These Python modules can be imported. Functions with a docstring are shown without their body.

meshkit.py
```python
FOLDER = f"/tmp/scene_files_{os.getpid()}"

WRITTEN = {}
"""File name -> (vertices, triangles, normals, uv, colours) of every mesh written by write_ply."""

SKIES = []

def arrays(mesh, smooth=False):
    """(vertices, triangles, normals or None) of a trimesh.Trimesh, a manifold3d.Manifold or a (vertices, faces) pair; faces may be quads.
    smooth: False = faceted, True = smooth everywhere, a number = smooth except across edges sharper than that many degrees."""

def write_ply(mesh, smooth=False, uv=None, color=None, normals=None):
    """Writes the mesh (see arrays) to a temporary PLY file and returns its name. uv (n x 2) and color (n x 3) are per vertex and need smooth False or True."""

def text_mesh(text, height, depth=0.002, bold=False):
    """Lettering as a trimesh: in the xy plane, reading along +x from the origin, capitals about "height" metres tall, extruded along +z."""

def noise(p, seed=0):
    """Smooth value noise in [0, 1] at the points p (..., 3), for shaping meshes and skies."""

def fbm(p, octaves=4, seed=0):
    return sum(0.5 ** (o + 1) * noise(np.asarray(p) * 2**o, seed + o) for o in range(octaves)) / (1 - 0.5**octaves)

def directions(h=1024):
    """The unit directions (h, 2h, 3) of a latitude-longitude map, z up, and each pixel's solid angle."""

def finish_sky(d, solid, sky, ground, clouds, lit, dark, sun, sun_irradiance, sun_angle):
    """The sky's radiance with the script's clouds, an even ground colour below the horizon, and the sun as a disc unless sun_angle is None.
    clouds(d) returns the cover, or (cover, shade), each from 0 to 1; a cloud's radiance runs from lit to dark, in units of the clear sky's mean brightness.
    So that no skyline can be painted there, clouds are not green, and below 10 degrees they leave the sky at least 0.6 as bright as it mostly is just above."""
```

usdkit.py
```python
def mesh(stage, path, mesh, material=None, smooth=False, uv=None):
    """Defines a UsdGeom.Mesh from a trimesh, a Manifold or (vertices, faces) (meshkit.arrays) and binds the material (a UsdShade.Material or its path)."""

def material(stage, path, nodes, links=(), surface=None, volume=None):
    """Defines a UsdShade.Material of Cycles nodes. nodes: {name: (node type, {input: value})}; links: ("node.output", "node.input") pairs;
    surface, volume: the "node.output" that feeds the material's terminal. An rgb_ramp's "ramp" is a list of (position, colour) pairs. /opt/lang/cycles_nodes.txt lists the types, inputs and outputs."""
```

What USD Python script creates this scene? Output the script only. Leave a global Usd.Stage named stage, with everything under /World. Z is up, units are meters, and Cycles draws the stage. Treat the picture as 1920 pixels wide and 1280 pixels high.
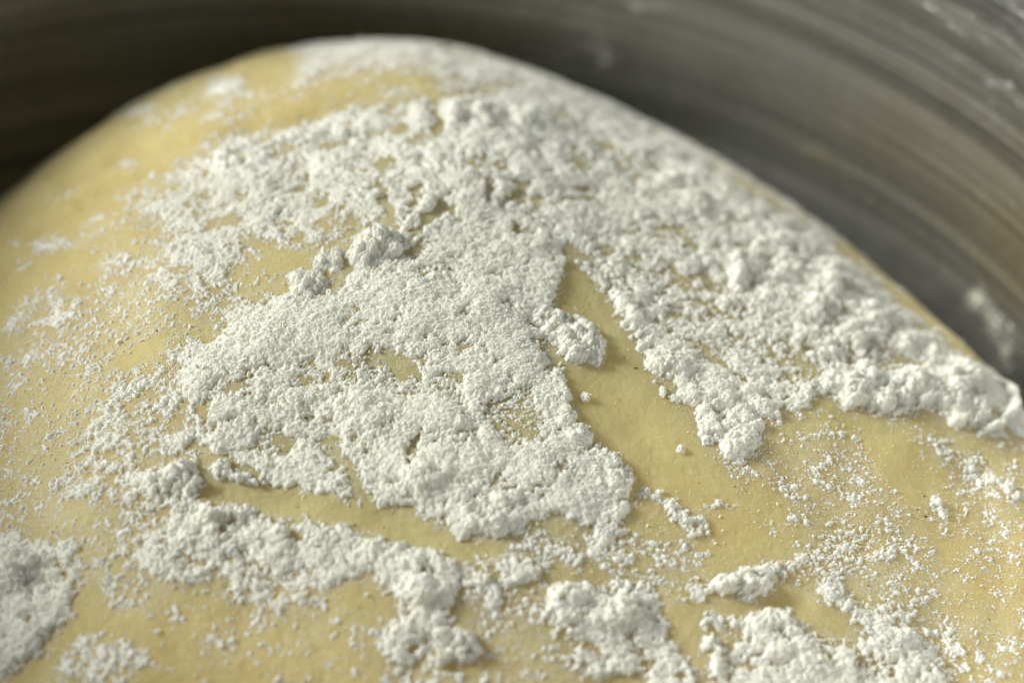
import math, numpy as np, trimesh, usdkit
from pxr import Usd, UsdGeom, UsdLux, UsdShade, Gf, Sdf, Vt
from scipy.interpolate import CubicSpline
from scipy.ndimage import gaussian_filter, map_coordinates
from scipy.spatial import cKDTree
from meshkit import fbm, noise

stage = Usd.Stage.CreateInMemory()
UsdGeom.SetStageUpAxis(stage, 'Z'); UsdGeom.SetStageMetersPerUnit(stage, 1.0)
UsdGeom.Xform.Define(stage, '/World'); UsdGeom.Scope.Define(stage, '/World/Looks')
rng = np.random.default_rng(7)

# ------------------------------------------------------------------ camera, lights, exposure
ELEV, DIST, FOC, APER = math.radians(40), 0.42, 100.0, 36.0
TGT = np.array([0.0225, -0.0330, -0.010])
FWD = np.array([0, math.cos(ELEV), -math.sin(ELEV)]); RIGHT = np.array([1.0, 0, 0]); UP = np.array([0, math.sin(ELEV), math.cos(ELEV)])
EYE = TGT - FWD * DIST
cam = UsdGeom.Camera.Define(stage, '/World/camera')
cam.CreateFocalLengthAttr(FOC); cam.CreateHorizontalApertureAttr(APER); cam.CreateVerticalApertureAttr(APER * 682 / 1024)
cam.CreateClippingRangeAttr(Gf.Vec2f(0.02, 50))
cam.AddTransformOp().Set(Gf.Matrix4d(*RIGHT, 0, *UP, 0, *(-FWD), 0, *EYE, 1))
FSTOP = 8.0
EXPOSURE = -0.03
cam.CreateFStopAttr(FSTOP); cam.CreateExposureAttr(EXPOSURE)

SUN_DIR = np.array([-0.76, 0.10, 0.58]); SUN_DIR /= np.linalg.norm(SUN_DIR)      # towards the light
sun = UsdLux.DistantLight.Define(stage, '/World/window_light')
sun.CreateIntensityAttr(1.08); sun.CreateAngleAttr(14.0); sun.CreateNormalizeAttr(True); sun.CreateColorAttr(Gf.Vec3f(1.0, 0.99, 0.91))
zc = SUN_DIR; xc = np.cross([0, 0, 1], zc); xc /= np.linalg.norm(xc); yc = np.cross(zc, xc)
sun.AddTransformOp().Set(Gf.Matrix4d(*xc, 0, *yc, 0, *zc, 0, 0, 0, 0, 1))
dome = UsdLux.DomeLight.Define(stage, '/World/ambient')
dome_mat = usdkit.material(stage, '/World/Looks/ambient', {
    'b': ('background_shader', {'color': (0.86, 0.95, 0.95), 'strength': 0.17})}, [], surface='b.background')
UsdShade.MaterialBindingAPI.Apply(dome.GetPrim()).Bind(dome_mat)

# ------------------------------------------------------------------ helpers
def project(P):
    q = P - EYE; d = q @ FWD; s = FOC / APER * 1920
    return 960 + (q @ RIGHT) / d * s, 640 - (q @ UP) / d * s, d

def pixel_ray(px, py):
    px, py = np.broadcast_arrays(np.asarray(px, float), np.asarray(py, float)); s = FOC / APER * 1920
    r = FWD + ((px - 960) / s)[..., None] * RIGHT + ((640 - py) / s)[..., None] * UP
    return r / np.linalg.norm(r, axis=-1, keepdims=True)

def smoothstep(a, b, x):
    t = np.clip((x - a) / (b - a), 0, 1); return t * t * (3 - 2 * t)

taken = {}
def numbered(path):
    k = taken.get(path, 0); taken[path] = k + 1
    return path if k == 0 else f'{path}_{k:03d}'

def tag(prim, label=None, category=None, group=None, kind=None):
    for k, v in (('label', label), ('category', category), ('group', group), ('kind', kind)):
        if v: prim.SetCustomDataByKey(k, v)
    return prim

def thing(name, label, category, group=None, kind=None):
    path = numbered('/World/' + name)
    return tag(UsdGeom.Xform.Define(stage, path).GetPrim(), label, category, group, kind)

def part(name, mesh, mat, parent, smooth=True, kind=None):
    path = numbered(f'{parent.GetPath()}/{name}')
    return tag(usdkit.mesh(stage, path, mesh, mat, smooth).GetPrim(), kind=kind)

def raw_mesh(path, v, f, n, mat):
    m = UsdGeom.Mesh.Define(stage, path)
    m.CreatePointsAttr(Vt.Vec3fArray.FromNumpy(v.astype(np.float32)))
    m.CreateFaceVertexCountsAttr(Vt.IntArray.FromNumpy(np.full(len(f), f.shape[1], np.int32)))
    m.CreateFaceVertexIndicesAttr(Vt.IntArray.FromNumpy(f.astype(np.int32).ravel()))
    m.CreateSubdivisionSchemeAttr('none')
    m.CreateNormalsAttr(Vt.Vec3fArray.FromNumpy(n.astype(np.float32))); m.SetNormalsInterpolation('vertex')
    UsdShade.MaterialBindingAPI.Apply(m.GetPrim()).Bind(mat)
    return m.GetPrim()

# ------------------------------------------------------------------ materials
def flour_material(name, sss, bump):
    return usdkit.material(stage, '/World/Looks/' + name, {
    'g': ('geometry', {}),
    'n': ('noise_texture', {'scale': 900.0, 'detail': 5.0, 'roughness': 0.6}),
    'r': ('rgb_ramp', {'ramp': [(0.3, (0.895, 0.88, 0.785)), (0.7, (0.925, 0.92, 0.84))]}),
    'nb': ('noise_texture', {'scale': 5200.0, 'detail': 3.0, 'roughness': 0.6}),
    'b': ('bump', {'strength': bump, 'distance': 0.00012}),
    'p': ('principled_bsdf', {'roughness': 1.0, 'specular_ior_level': 0.0, 'subsurface_weight': sss, 'subsurface_scale': 0.00020,
                              'subsurface_radius': (1.0, 0.9, 0.7)})},
    [('g.position', 'n.vector'), ('n.fac', 'r.fac'), ('r.color', 'p.base_color'), ('g.position', 'nb.vector'), ('nb.fac', 'b.height'), ('b.normal', 'p.normal')], surface='p.BSDF')
FLOUR = flour_material('flour', 0.5, 0.7); CRUMB = flour_material('flour_crumb', 0.0, 0.0)
DOUGH = usdkit.material(stage, '/World/Looks/dough', {
    'g': ('geometry', {}),
    'n': ('noise_texture', {'scale': 90.0, 'detail': 9.0, 'roughness': 0.72}),
    'r': ('rgb_ramp', {'ramp': [(0.3, (0.665, 0.525, 0.218)), (0.7, (0.745, 0.61, 0.29))]}),
    'd': ('attribute', {'attribute': 'dust'}),
    'nd': ('noise_texture', {'scale': 3600.0, 'detail': 3.0, 'roughness': 0.65}),
    'dd': ('math', {'math_type': 'add'}), 'dm': ('map_range', {'from_min': 1.02, 'from_max': 1.25, 'to_min': 0.0, 'to_max': 0.85, 'clamp': True}),
    'mx': ('mix_color', {'b': (0.78, 0.78, 0.70)}),
    'v': ('voronoi_texture', {'scale': 420.0}), 'pm': ('map_range', {'from_min': 0.0, 'from_max': 0.35, 'to_min': 0.0, 'to_max': 1.0, 'clamp': True}),
    'nb': ('noise_texture', {'scale': 700.0, 'detail': 7.0, 'roughness': 0.7}),
    'ad': ('math', {'math_type': 'multiply_add', 'value2': 0.35}), 'sm': ('mapping', {'rotation': (0.0, 0.0, 0.5), 'scale': (160.0, 1100.0, 500.0)}), 'ns': ('noise_texture', {'scale': 1.0, 'detail': 4.0, 'roughness': 0.6, 'distortion': 0.8}), 'a2': ('math', {'math_type': 'multiply_add', 'value2': 0.5}),
    'b': ('bump', {'strength': 0.9, 'distance': 0.0005}),
    'p': ('principled_bsdf', {'roughness': 0.6, 'specular_ior_level': 0.22, 'subsurface_weight': 0.5, 'subsurface_scale': 0.0022,
                              'subsurface_radius': (1.0, 0.65, 0.3)})},
    [('g.position', 'n.vector'), ('n.fac', 'r.fac'), ('r.color', 'mx.a'), ('g.position', 'nd.vector'), ('nd.fac', 'dd.value1'), ('d.fac', 'dd.value2'), ('dd.value', 'dm.value'), ('dm.result', 'mx.fac'),
     ('mx.result', 'p.base_color'), ('g.position', 'nb.vector'), ('g.position', 'v.vector'), ('v.distance', 'pm.value'), ('pm.result', 'ad.value1'), ('nb.fac', 'ad.value3'), ('g.position', 'sm.vector'), ('sm.vector', 'ns.vector'), ('ns.fac', 'a2.value1'), ('ad.value', 'a2.value3'), ('a2.value', 'b.height'), ('b.normal', 'p.normal')], surface='p.BSDF')
BRAN = usdkit.material(stage, '/World/Looks/bran', {'p': ('principled_bsdf', {'base_color': (0.16, 0.07, 0.025), 'roughness': 0.8})}, [], surface='p.BSDF')
STEEL = usdkit.material(stage, '/World/Looks/steel', {
    'g': ('geometry', {}),
    'm': ('mapping', {'scale': (6.0, 6.0, 1250.0)}),
    'n': ('noise_texture', {'scale': 1.0, 'detail': 6.0, 'roughness': 0.7}),
    'm2': ('mapping', {'scale': (60.0, 60.0, 60.0)}),
    'n2': ('noise_texture', {'scale': 1.0, 'detail': 4.0, 'roughness': 0.6}),
    'c': ('rgb_ramp', {'ramp': [(0.38, (0.27, 0.27, 0.275)), (0.62, (0.84, 0.845, 0.85))]}),
    'rr': ('map_range', {'from_min': 0.3, 'from_max': 0.7, 'to_min': 0.22, 'to_max': 0.40}),
    'b': ('bump', {'strength': 0.6, 'distance': 0.0003}),
    't': ('tangent', {'direction_type': 'radial', 'axis': 'z'}),
    'p': ('principled_bsdf', {'metallic': 1.0, 'anisotropic': 0.6})},
    [('g.position', 'm.vector'), ('m.vector', 'n.vector'), ('g.position', 'm2.vector'), ('m2.vector', 'n2.vector'), ('n.fac', 'c.fac'), ('c.color', 'p.base_color'),
     ('n2.fac', 'rr.value'), ('rr.result', 'p.roughness'), ('n.fac', 'b.height'), ('b.normal', 'p.normal'), ('t.tangent', 'p.tangent')], surface='p.BSDF')

# ------------------------------------------------------------------ mixing bowl (a lathe)
BC, BR = np.array([-0.015, -0.062]), 0.1325        # bowl axis, wall radius at the height of the dough's edge
RIM_Z = 0.084
def bowl_radius(z): return BR + 0.10 * (z + 0.04) + 1.5 * np.maximum(z + 0.035, 0) ** 2
def lathe(profile, n=256):
    a = np.linspace(0, 2 * math.pi, n, endpoint=False); p = np.array(profile)
    v = np.stack([BC[0] + p[:, None, 0] * np.cos(a), BC[1] + p[:, None, 0] * np.sin(a), np.broadcast_to(p[:, None, 1], (len(p), n))], -1).reshape(-1, 3)
    i, j = np.meshgrid(np.arange(len(p) - 1), np.arange(n), indexing='ij'); k = (j + 1) % n
    q = np.stack([i * n + j, i * n + k, (i + 1) * n + k, (i + 1) * n + j], -1).reshape(-1, 4)
    return v, q[:, ::-1]
zb = -0.165
inner = [(0.0005, zb)] + [(0.06 + 0.0 * t, zb) for t in (0,)] + [(bowl_radius(-0.09) - 0.055 * (1 - math.sin(t)) ** 1.0 - 0.0 * t, zb + 0.075 * (1 - math.cos(t))) for t in np.linspace(0.08, math.pi / 2, 16)]
inner += [(bowl_radius(z), z) for z in np.linspace(-0.085, RIM_Z, 40)]
bowl = thing('mixing_bowl', 'brushed steel mixing bowl curving round behind the floured dough', 'bowl')
part('wall', lathe(inner), STEEL, bowl, 40)
ro = bowl_radius(RIM_Z)
rim = [(ro + 0.003 + 0.003 * math.cos(t), RIM_Z + 0.003 * math.sin(t)) for t in np.linspace(math.pi, -math.pi * 0.9, 18)]
part('rim', lathe(rim), STEEL, bowl, 40)
outer = [(r + 0.0012, z) for r, z in inner[::-1]][:-1] + [(0.0005, zb - 0.0012)]
outer = [(r, z if i else RIM_Z - 0.001) for i, (r, z) in enumerate(outer)]
part('outer_wall', lathe([(r, z - (0.0012 if r < 0.09 else 0)) for r, z in outer]), STEEL, bowl, 40)

# ------------------------------------------------------------------ the dough's smooth form: z = G(x) - K(y + QX x^2)
QX = 5.2
RF, RB = 0.17, 0.062
def K(y): return np.where(y < 0, y * y / (2 * RF), y * y / (2 * RB))
YC = RB * math.tan(ELEV)
SIL = np.array([(-160, 560), (0, 378), (140, 278), (280, 187), (390, 130), (500, 96), (600, 80), (700, 72), (800, 74), (900, 92), (980, 116), (1100, 168), (1230, 230), (1350, 292), (1500, 385), (1700, 528), (1850, 645), (1920, 720), (2050, 900)], float)
knots = SIL.copy()
def fit_crest():
    """heights of the crest line so that the dome's outline runs where the photographed dough's does"""
    s = FOC / APER * 1920; xs = np.linspace(-0.075, 0.115, 60); g = np.zeros_like(xs)
    ysil = CubicSpline(SIL[:, 0], SIL[:, 1] + 13)
    for _ in range(12):
        P = np.stack([xs, YC - QX * xs * xs, g - K(np.array(YC))], -1)
        px, py, d = project(P)
        g = g + (py - np.where((px > -160) & (px < 2050), ysil(np.clip(px, -160, 2050)), py)) * d / s / math.cos(ELEV) * 0.9
    g = gaussian_filter(g, 1.5, mode='nearest')
    sl, sr = (g[4] - g[0]) / (xs[4] - xs[0]), (g[-1] - g[-5]) / (xs[-1] - xs[-5])
    xe = np.concatenate([[xs[0] - 0.08, xs[0] - 0.04], xs, [xs[-1] + 0.04, xs[-1] + 0.08]])
    ge = np.concatenate([[g[0] - 0.08 * sl, g[0] - 0.04 * sl], g, [g[-1] + 0.04 * sr, g[-1] + 0.08 * sr]])
    return CubicSpline(xe, ge)
G = fit_crest()

# ---- maps drawn in the photograph's pixels: flour density, flour thickness, dough relief, patch ownership
ST = 4
MW, MH = 2160 // ST, 1560 // ST                       # covers -120..2040 x -80..1480
OX, OY = -120, -80
MX, MY = np.meshgrid(OX + ST * np.arange(MW), OY + ST * np.arange(MH))
def sd_poly(pts):
    p = np.array(pts, float); x, y = MX, MY
    d = np.full(x.shape, 1e9); inside = np.zeros(x.shape, bool)
    for (ax, ay), (bx, by) in zip(p, np.roll(p, -1, 0)):
        ex, ey = bx - ax, by - ay; wx, wy = x - ax, y - ay
        t = np.clip((wx * ex + wy * ey) / max(ex * ex + ey * ey, 1e-9), 0, 1)
        d = np.minimum(d, (wx - ex * t) ** 2 + (wy - ey * t) ** 2)
        c = (ay > y) != (by > y)
        with np.errstate(divide='ignore', invalid='ignore'):
            inside ^= c & (x < ex * (y - ay) / (ey if ey else 1e-9) + ax)
    d = np.sqrt(d); return np.where(inside, -d, d)
def sd_line(pts, w):
    p = np.array(pts, float); d = np.full(MX.shape, 1e9)
    w = np.broadcast_to(w, len(p)).astype(float)
    for (ax, ay), (bx, by), wa, wb in zip(p[:-1], p[1:], w[:-1], w[1:]):
        ex, ey = bx - ax, by - ay; wx, wy = MX - ax, MY - ay
        t = np.clip((wx * ex + wy * ey) / max(ex * ex + ey * ey, 1e-9), 0, 1)
        d = np.minimum(d, np.hypot(wx - ex * t, wy - ey * t) - (wa + (wb - wa) * t))
    return d
DEN = np.full(MX.shape, 0.10); THK = np.full(MX.shape, 0.60); REL = np.zeros(MX.shape); OWN = np.full(MX.shape, -1)
def put(M, sd, value, soft=10.0):
    a = 1 - smoothstep(-soft, soft, sd); M[:] = M * (1 - a) + value * a
def poly(value, pts, soft=10.0, thick=None):
    sd = sd_poly(pts); put(DEN, sd, value, soft)
    if thick is not None: put(THK, sd, thick, soft * 1.5)
def line(value, pts, w, soft=6.0, thick=None):
    sd = sd_line(pts, w); put(DEN, sd, value, soft)
    if thick is not None: put(THK, sd, thick, soft * 1.5)
def spot(value, x, y, r, soft=None, thick=None, ry=None):
    ry = ry or r; sd = (np.hypot((MX - x) / r, (MY - y) / ry) - 1) * min(r, ry)
    put(DEN, sd, value, soft or 0.6 * min(r, ry))
    if thick is not None: put(THK, sd, thick, min(r, ry) * 0.8)
LMP = np.zeros(MX.shape)
def domes(items, dens=0.97):
    for x, y, rx, ry, mm in items:
        q2 = ((MX - x) / rx) ** 2 + ((MY - y) / ry) ** 2
        LMP[:] = np.maximum(LMP, mm * np.clip(1 - q2 ** 1.4, 0, 1) ** 0.6); a = smoothstep(1.25, 0.8, q2 ** 0.5); DEN[:] = DEN * (1 - a) + np.maximum(DEN, dens) * a
def lump(x, y, rx, ry, mm):
    THK[:] += mm * np.exp(-((MX - x) / rx) ** 2 - ((MY - y) / ry) ** 2)

# base: the far-left and lower bare skin with a little dust
poly(0.35, [(-120, 640), (60, 560), (300, 560), (330, 720), (200, 900), (120, 1000), (-120, 1000)], 60)
poly(0.40, [(180, 420), (330, 330), (480, 480), (460, 560), (300, 640), (150, 620)], 40)
poly(0.30, [(280, 1120), (700, 1120), (720, 1300), (280, 1300)], 50)
poly(0.24, [(200, 200), (420, 150), (600, 240), (420, 300)], 40)
# upper sheet
poly(0.60, [(560, 60), (700, 40), (900, 60), (1100, 140), (1350, 260), (1520, 370), (1560, 440), (1440, 420), (1300, 330), (1180, 270), (1060, 220), (960, 195), (840, 180), (800, 135), (620, 150), (560, 135)], 40, 0.5)
poly(0.80, [(610, 215), (700, 192), (820, 182), (940, 190), (1020, 195), (1120, 225), (1240, 270), (1380, 345), (1460, 420), (1400, 520), (1100, 480), (1000, 430), (900, 420), (830, 450), (740, 470), (650, 440), (560, 470), (500, 450), (440, 430), (400, 330), (420, 275), (470, 262), (540, 250)], 16, 0.9)
poly(0.16, [(480, 178), (560, 158), (640, 145), (760, 132), (835, 152), (800, 168), (700, 182), (600, 190), (500, 196)], 8)
poly(0.60, [(700, 190), (740, 172), (790, 166), (800, 178), (740, 192)], 6, 0.9)
line(0.20, [(715, 196), (760, 184), (800, 172)], 5, 5)
line(0.25, [(845, 172), (900, 168), (985, 162)], 7, 8)
poly(0.40, [(840, 300), (930, 296), (960, 312), (900, 322), (840, 316)], 10)
poly(0.42, [(1050, 285), (1140, 278), (1150, 300), (1080, 325)], 12); poly(0.38, [(1150, 300), (1250, 285), (1270, 310), (1190, 335)], 12)
line(0.22, [(1335, 305), (1440, 365), (1540, 450), (1640, 545)], 16, 18)
poly(0.28, [(560, 262), (620, 252), (640, 272), (590, 288), (500, 300), (510, 275)], 12)
poly(0.72, [(1838, 690), (1880, 698), (1960, 780), (1990, 870), (1900, 835), (1845, 815)], 14, 0.7)
# upper-left smear
poly(0.70, [(230, 372), (330, 320), (410, 275), (480, 290), (520, 350), (460, 430), (440, 490), (385, 530), (300, 548), (290, 520), (330, 450), (300, 430)], 22, 0.5)
poly(0.88, [(395, 300), (430, 265), (480, 280), (520, 330), (500, 390), (440, 420), (400, 380)], 16, 0.9)
poly(0.85, [(315, 470), (360, 440), (420, 435), (440, 470), (410, 500), (340, 505)], 12, 0.8)
poly(0.30, [(250, 400), (300, 405), (330, 430), (300, 480), (240, 490), (200, 450)], 20)
poly(0.68, [(300, 530), (340, 490), (420, 500), (440, 520), (360, 560), (290, 560)], 16, 0.5)
# centre sheet
poly(0.92, [(640, 530), (700, 492), (760, 482), (830, 435), (900, 400), (1000, 405), (1062, 470), (1058, 515), (1040, 550), (1005, 585), (1000, 640), (1030, 690), (1062, 735), (1072, 785), (1112, 832), (1160, 868), (1184, 910), (1165, 960), (1172, 1000), (1130, 1000), (1050, 960), (1000, 985), (955, 995), (930, 1014), (870, 1005), (800, 972), (740, 950), (690, 944), (650, 935), (560, 912), (500, 905), (440, 880), (380, 860), (350, 870), (300, 850), (250, 830), (240, 760), (300, 700), (330, 650), (440, 590), (520, 560), (540, 545)], 9, 1.15)
poly(0.66, [(140, 830), (170, 770), (230, 680), (250, 640), (300, 625), (345, 640), (345, 760), (330, 850), (240, 850), (180, 850)], 16, 0.7)
poly(0.72, [(100, 900), (180, 860), (270, 868), (370, 872), (380, 905), (330, 960), (290, 950), (180, 940), (110, 930)], 14, 0.9)
poly(0.62, [(330, 660), (380, 600), (450, 560), (540, 545), (470, 580), (400, 640)], 14, 0.6)
poly(0.55, [(280, 600), (340, 570), (420, 530), (440, 560), (360, 610), (300, 640)], 22, 0.4)
# bare tongue and cracks in the sheets
poly(0.08, [(430, 505), (520, 470), (600, 456), (660, 440), (640, 462), (600, 485), (560, 505), (500, 520), (430, 528)], 9)
poly(0.30, [(430, 528), (520, 516), (560, 515), (520, 545), (450, 560), (420, 550)], 14)
poly(0.95, [(588, 492), (620, 458), (650, 474), (640, 502), (602, 512)], 5, 1.5); poly(0.97, [(658, 476), (690, 440), (738, 442), (760, 468), (738, 494), (680, 506), (660, 500)], 5, 2.0)
poly(0.95, [(535, 530), (570, 508), (612, 522), (615, 552), (580, 566), (545, 560)], 5, 1.6)
for x, y, r in ((850, 392, 9), (1010, 372, 8), (945, 392, 7), (1190, 420, 9), (1260, 440, 8), (1420, 470, 10), (1500, 610, 11), (1560, 600, 10), (1350, 600, 9), (1620, 640, 10), (570, 330, 9), (520, 400, 8), (600, 380, 8), (1080, 300, 9), (690, 260, 8), (742, 486, 11), (664, 437, 14), (776, 466, 8), (630, 535, 9), (798, 512, 6), (700, 425, 8), (742, 420, 9), (1098, 492, 8), (1320, 478, 11), (757, 541, 6), (470, 640, 5), (427, 706, 6), (282, 740, 12), (246, 762, 13), (268, 690, 5), (410, 905, 12), (610, 705, 5), (540, 847, 5), (1106, 655, 5)):
    spot(0.12, x, y, r)
for pts, w in (([(232, 684), (280, 655), (312, 630)], 7), ([(372, 842), (415, 868), (480, 890)], 6), ([(620, 826), (650, 880), (692, 940)], 5), ([(385, 758), (390, 792)], 4), ([(715, 345), (728, 392)], 4), ([(786, 356), (776, 388)], 6), ([(840, 385), (815, 398), (782, 430)], 6), ([(735, 398), (722, 420)], 6),
               ([(918, 346), (916, 368)], 6), ([(976, 345), (975, 366)], 6), ([(812, 190), (820, 218), (822, 245)], 6), ([(1060, 490), (1064, 520)], 5), ([(662, 470), (648, 506)], 4), ([(775, 470), (790, 460)], 4), ([(960, 420), (975, 440)], 3), ([(1390, 510), (1385, 560)], 7), ([(1440, 540), (1470, 570)], 6), ([(1005, 595), (1040, 630)], 5),
               ([(385, 605), (395, 625)], 5), ([(345, 530), (352, 548)], 4), ([(775, 820), (768, 860)], 3), ([(775, 690), (772, 730)], 3)):
    line(0.0, pts, w + 4.5, 4)
poly(0.32, [(645, 668), (700, 645), (750, 660), (740, 700), (690, 722), (650, 704)], 12); poly(0.50, [(890, 745), (1000, 720), (1032, 780), (1022, 835), (960, 835), (930, 800)], 14, 0.5)
poly(0.62, [(640, 700), (760, 700), (880, 720), (860, 760), (760, 740), (650, 735)], 20, 0.6)
poly(0.60, [(850, 900), (960, 880), (1000, 930), (960, 960), (900, 960)], 16, 0.9)
poly(0.10, [(272, 860), (330, 852), (374, 860), (345, 870), (290, 870)], 5)
# left trench (bare skin) with the bank below it
poly(0.03, [(376, 925), (400, 905), (440, 895), (500, 922), (560, 924), (650, 948), (690, 950), (740, 960), (800, 990), (860, 1016), (930, 1022), (960, 1030), (1000, 1040), (900, 1052), (850, 1044), (790, 1026), (720, 1004), (650, 980), (590, 968), (520, 974), (430, 946)], 6)
poly(0.90, [(368, 938), (430, 950), (520, 978), (590, 972), (650, 984), (720, 1010), (790, 1030), (850, 1050), (862, 1090), (848, 1140), (860, 1165), (840, 1180), (800, 1230), (760, 1250), (715, 1240), (722, 1190), (765, 1130), (700, 1080), (640, 1085), (540, 1105), (490, 1128), (440, 1100), (400, 1060), (330, 1060), (300, 1000)], 9, 1.5)
poly(0.76, [(290, 945), (370, 945), (410, 1060), (380, 1100), (330, 1100), (280, 1085), (235, 1100), (205, 1060), (235, 1010)], 16, 0.8)
poly(0.55, [(190, 1080), (260, 1060), (300, 1100), (240, 1160), (200, 1150)], 14, 0.6); poly(0.58, [(430, 1090), (640, 1090), (560, 1140), (480, 1150)], 16, 0.6)
poly(0.97, [(800, 1215), (838, 1172), (890, 1185), (897, 1220), (872, 1252), (820, 1258)], 5, 2.2)
line(0.15, [(783, 1077), (815, 1074)], 5, 4); line(0.15, [(798, 1205), (835, 1172)], 4, 4)
for x, y in ((250, 965), (231, 1102), (302, 1020), (550, 1000), (560, 1020), (330, 1030)): spot(0.2, x, y, 7)
poly(0.50, [(90, 930), (290, 950), (240, 1060), (200, 1110), (170, 1000), (100, 990)], 26, 0.5)
poly(0.46, [(880, 1110), (1020, 1100), (1050, 1200), (1040, 1290), (900, 1290), (890, 1200)], 26, 0.5)
# left bottom patch
poly(0.92, [(-120, 1000), (0, 1004), (80, 1000), (150, 1012), (178, 1045), (150, 1085), (130, 1120), (140, 1150), (100, 1182), (70, 1220), (30, 1256), (-120, 1270)], 9, 1.3)
poly(0.62, [(110, 1240), (150, 1195), (250, 1200), (275, 1240), (220, 1300), (110, 1300)], 14, 0.7); poly(0.42, [(140, 1000), (190, 1010), (200, 1080), (150, 1090)], 14)
for x, y in ((112, 1060), (120, 1075), (150, 1035), (60, 1115)): spot(0.2, x, y, 8)
# right trench and the strip right of it
poly(0.71, [(1100, 430), (1300, 400), (1460, 400), (1540, 450), (1640, 535), (1740, 620), (1820, 690), (1800, 760), (1700, 770), (1640, 770), (1590, 745), (1530, 715), (1490, 700), (1440, 640), (1370, 610), (1290, 600), (1200, 560), (1120, 510), (1070, 480)], 14, 1.1)
poly(0.96, [(1085, 480), (1150, 545), (1210, 590), (1290, 640), (1360, 690), (1440, 740), (1490, 775), (1430, 800), (1412, 850), (1372, 862), (1332, 822), (1312, 772), (1262, 722), (1215, 682), (1206, 640), (1165, 592), (1150, 566), (1112, 522)], 7, 1.5)
poly(0.74, [(1150, 545), (1290, 590), (1370, 600), (1500, 690), (1545, 735), (1500, 775), (1440, 745), (1290, 645)], 12, 1.0)
poly(0.58, [(1240, 570), (1330, 560), (1400, 610), (1380, 650), (1300, 620)], 14, 0.8); poly(0.52, [(1400, 640), (1500, 650), (1570, 700), (1500, 720), (1430, 690)], 14, 0.9)
poly(0.62, [(1500, 560), (1620, 560), (1740, 660), (1660, 690), (1560, 640)], 20, 1.1)
poly(0.03, [(1062, 545), (1080, 520), (1110, 528), (1150, 575), (1165, 600), (1202, 645), (1210, 688), (1258, 730), (1305, 778), (1325, 826), (1345, 850), (1380, 880), (1400, 930), (1330, 945), (1260, 930), (1200, 905), (1184, 880), (1130, 838), (1088, 790), (1076, 740), (1045, 690), (1030, 655), (1050, 640), (1140, 640), (1120, 600), (1090, 570)], 6)
poly(0.95, [(975, 575), (1030, 570), (1070, 600), (1060, 640), (1030, 645), (1000, 625)], 6, 1.0)
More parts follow.
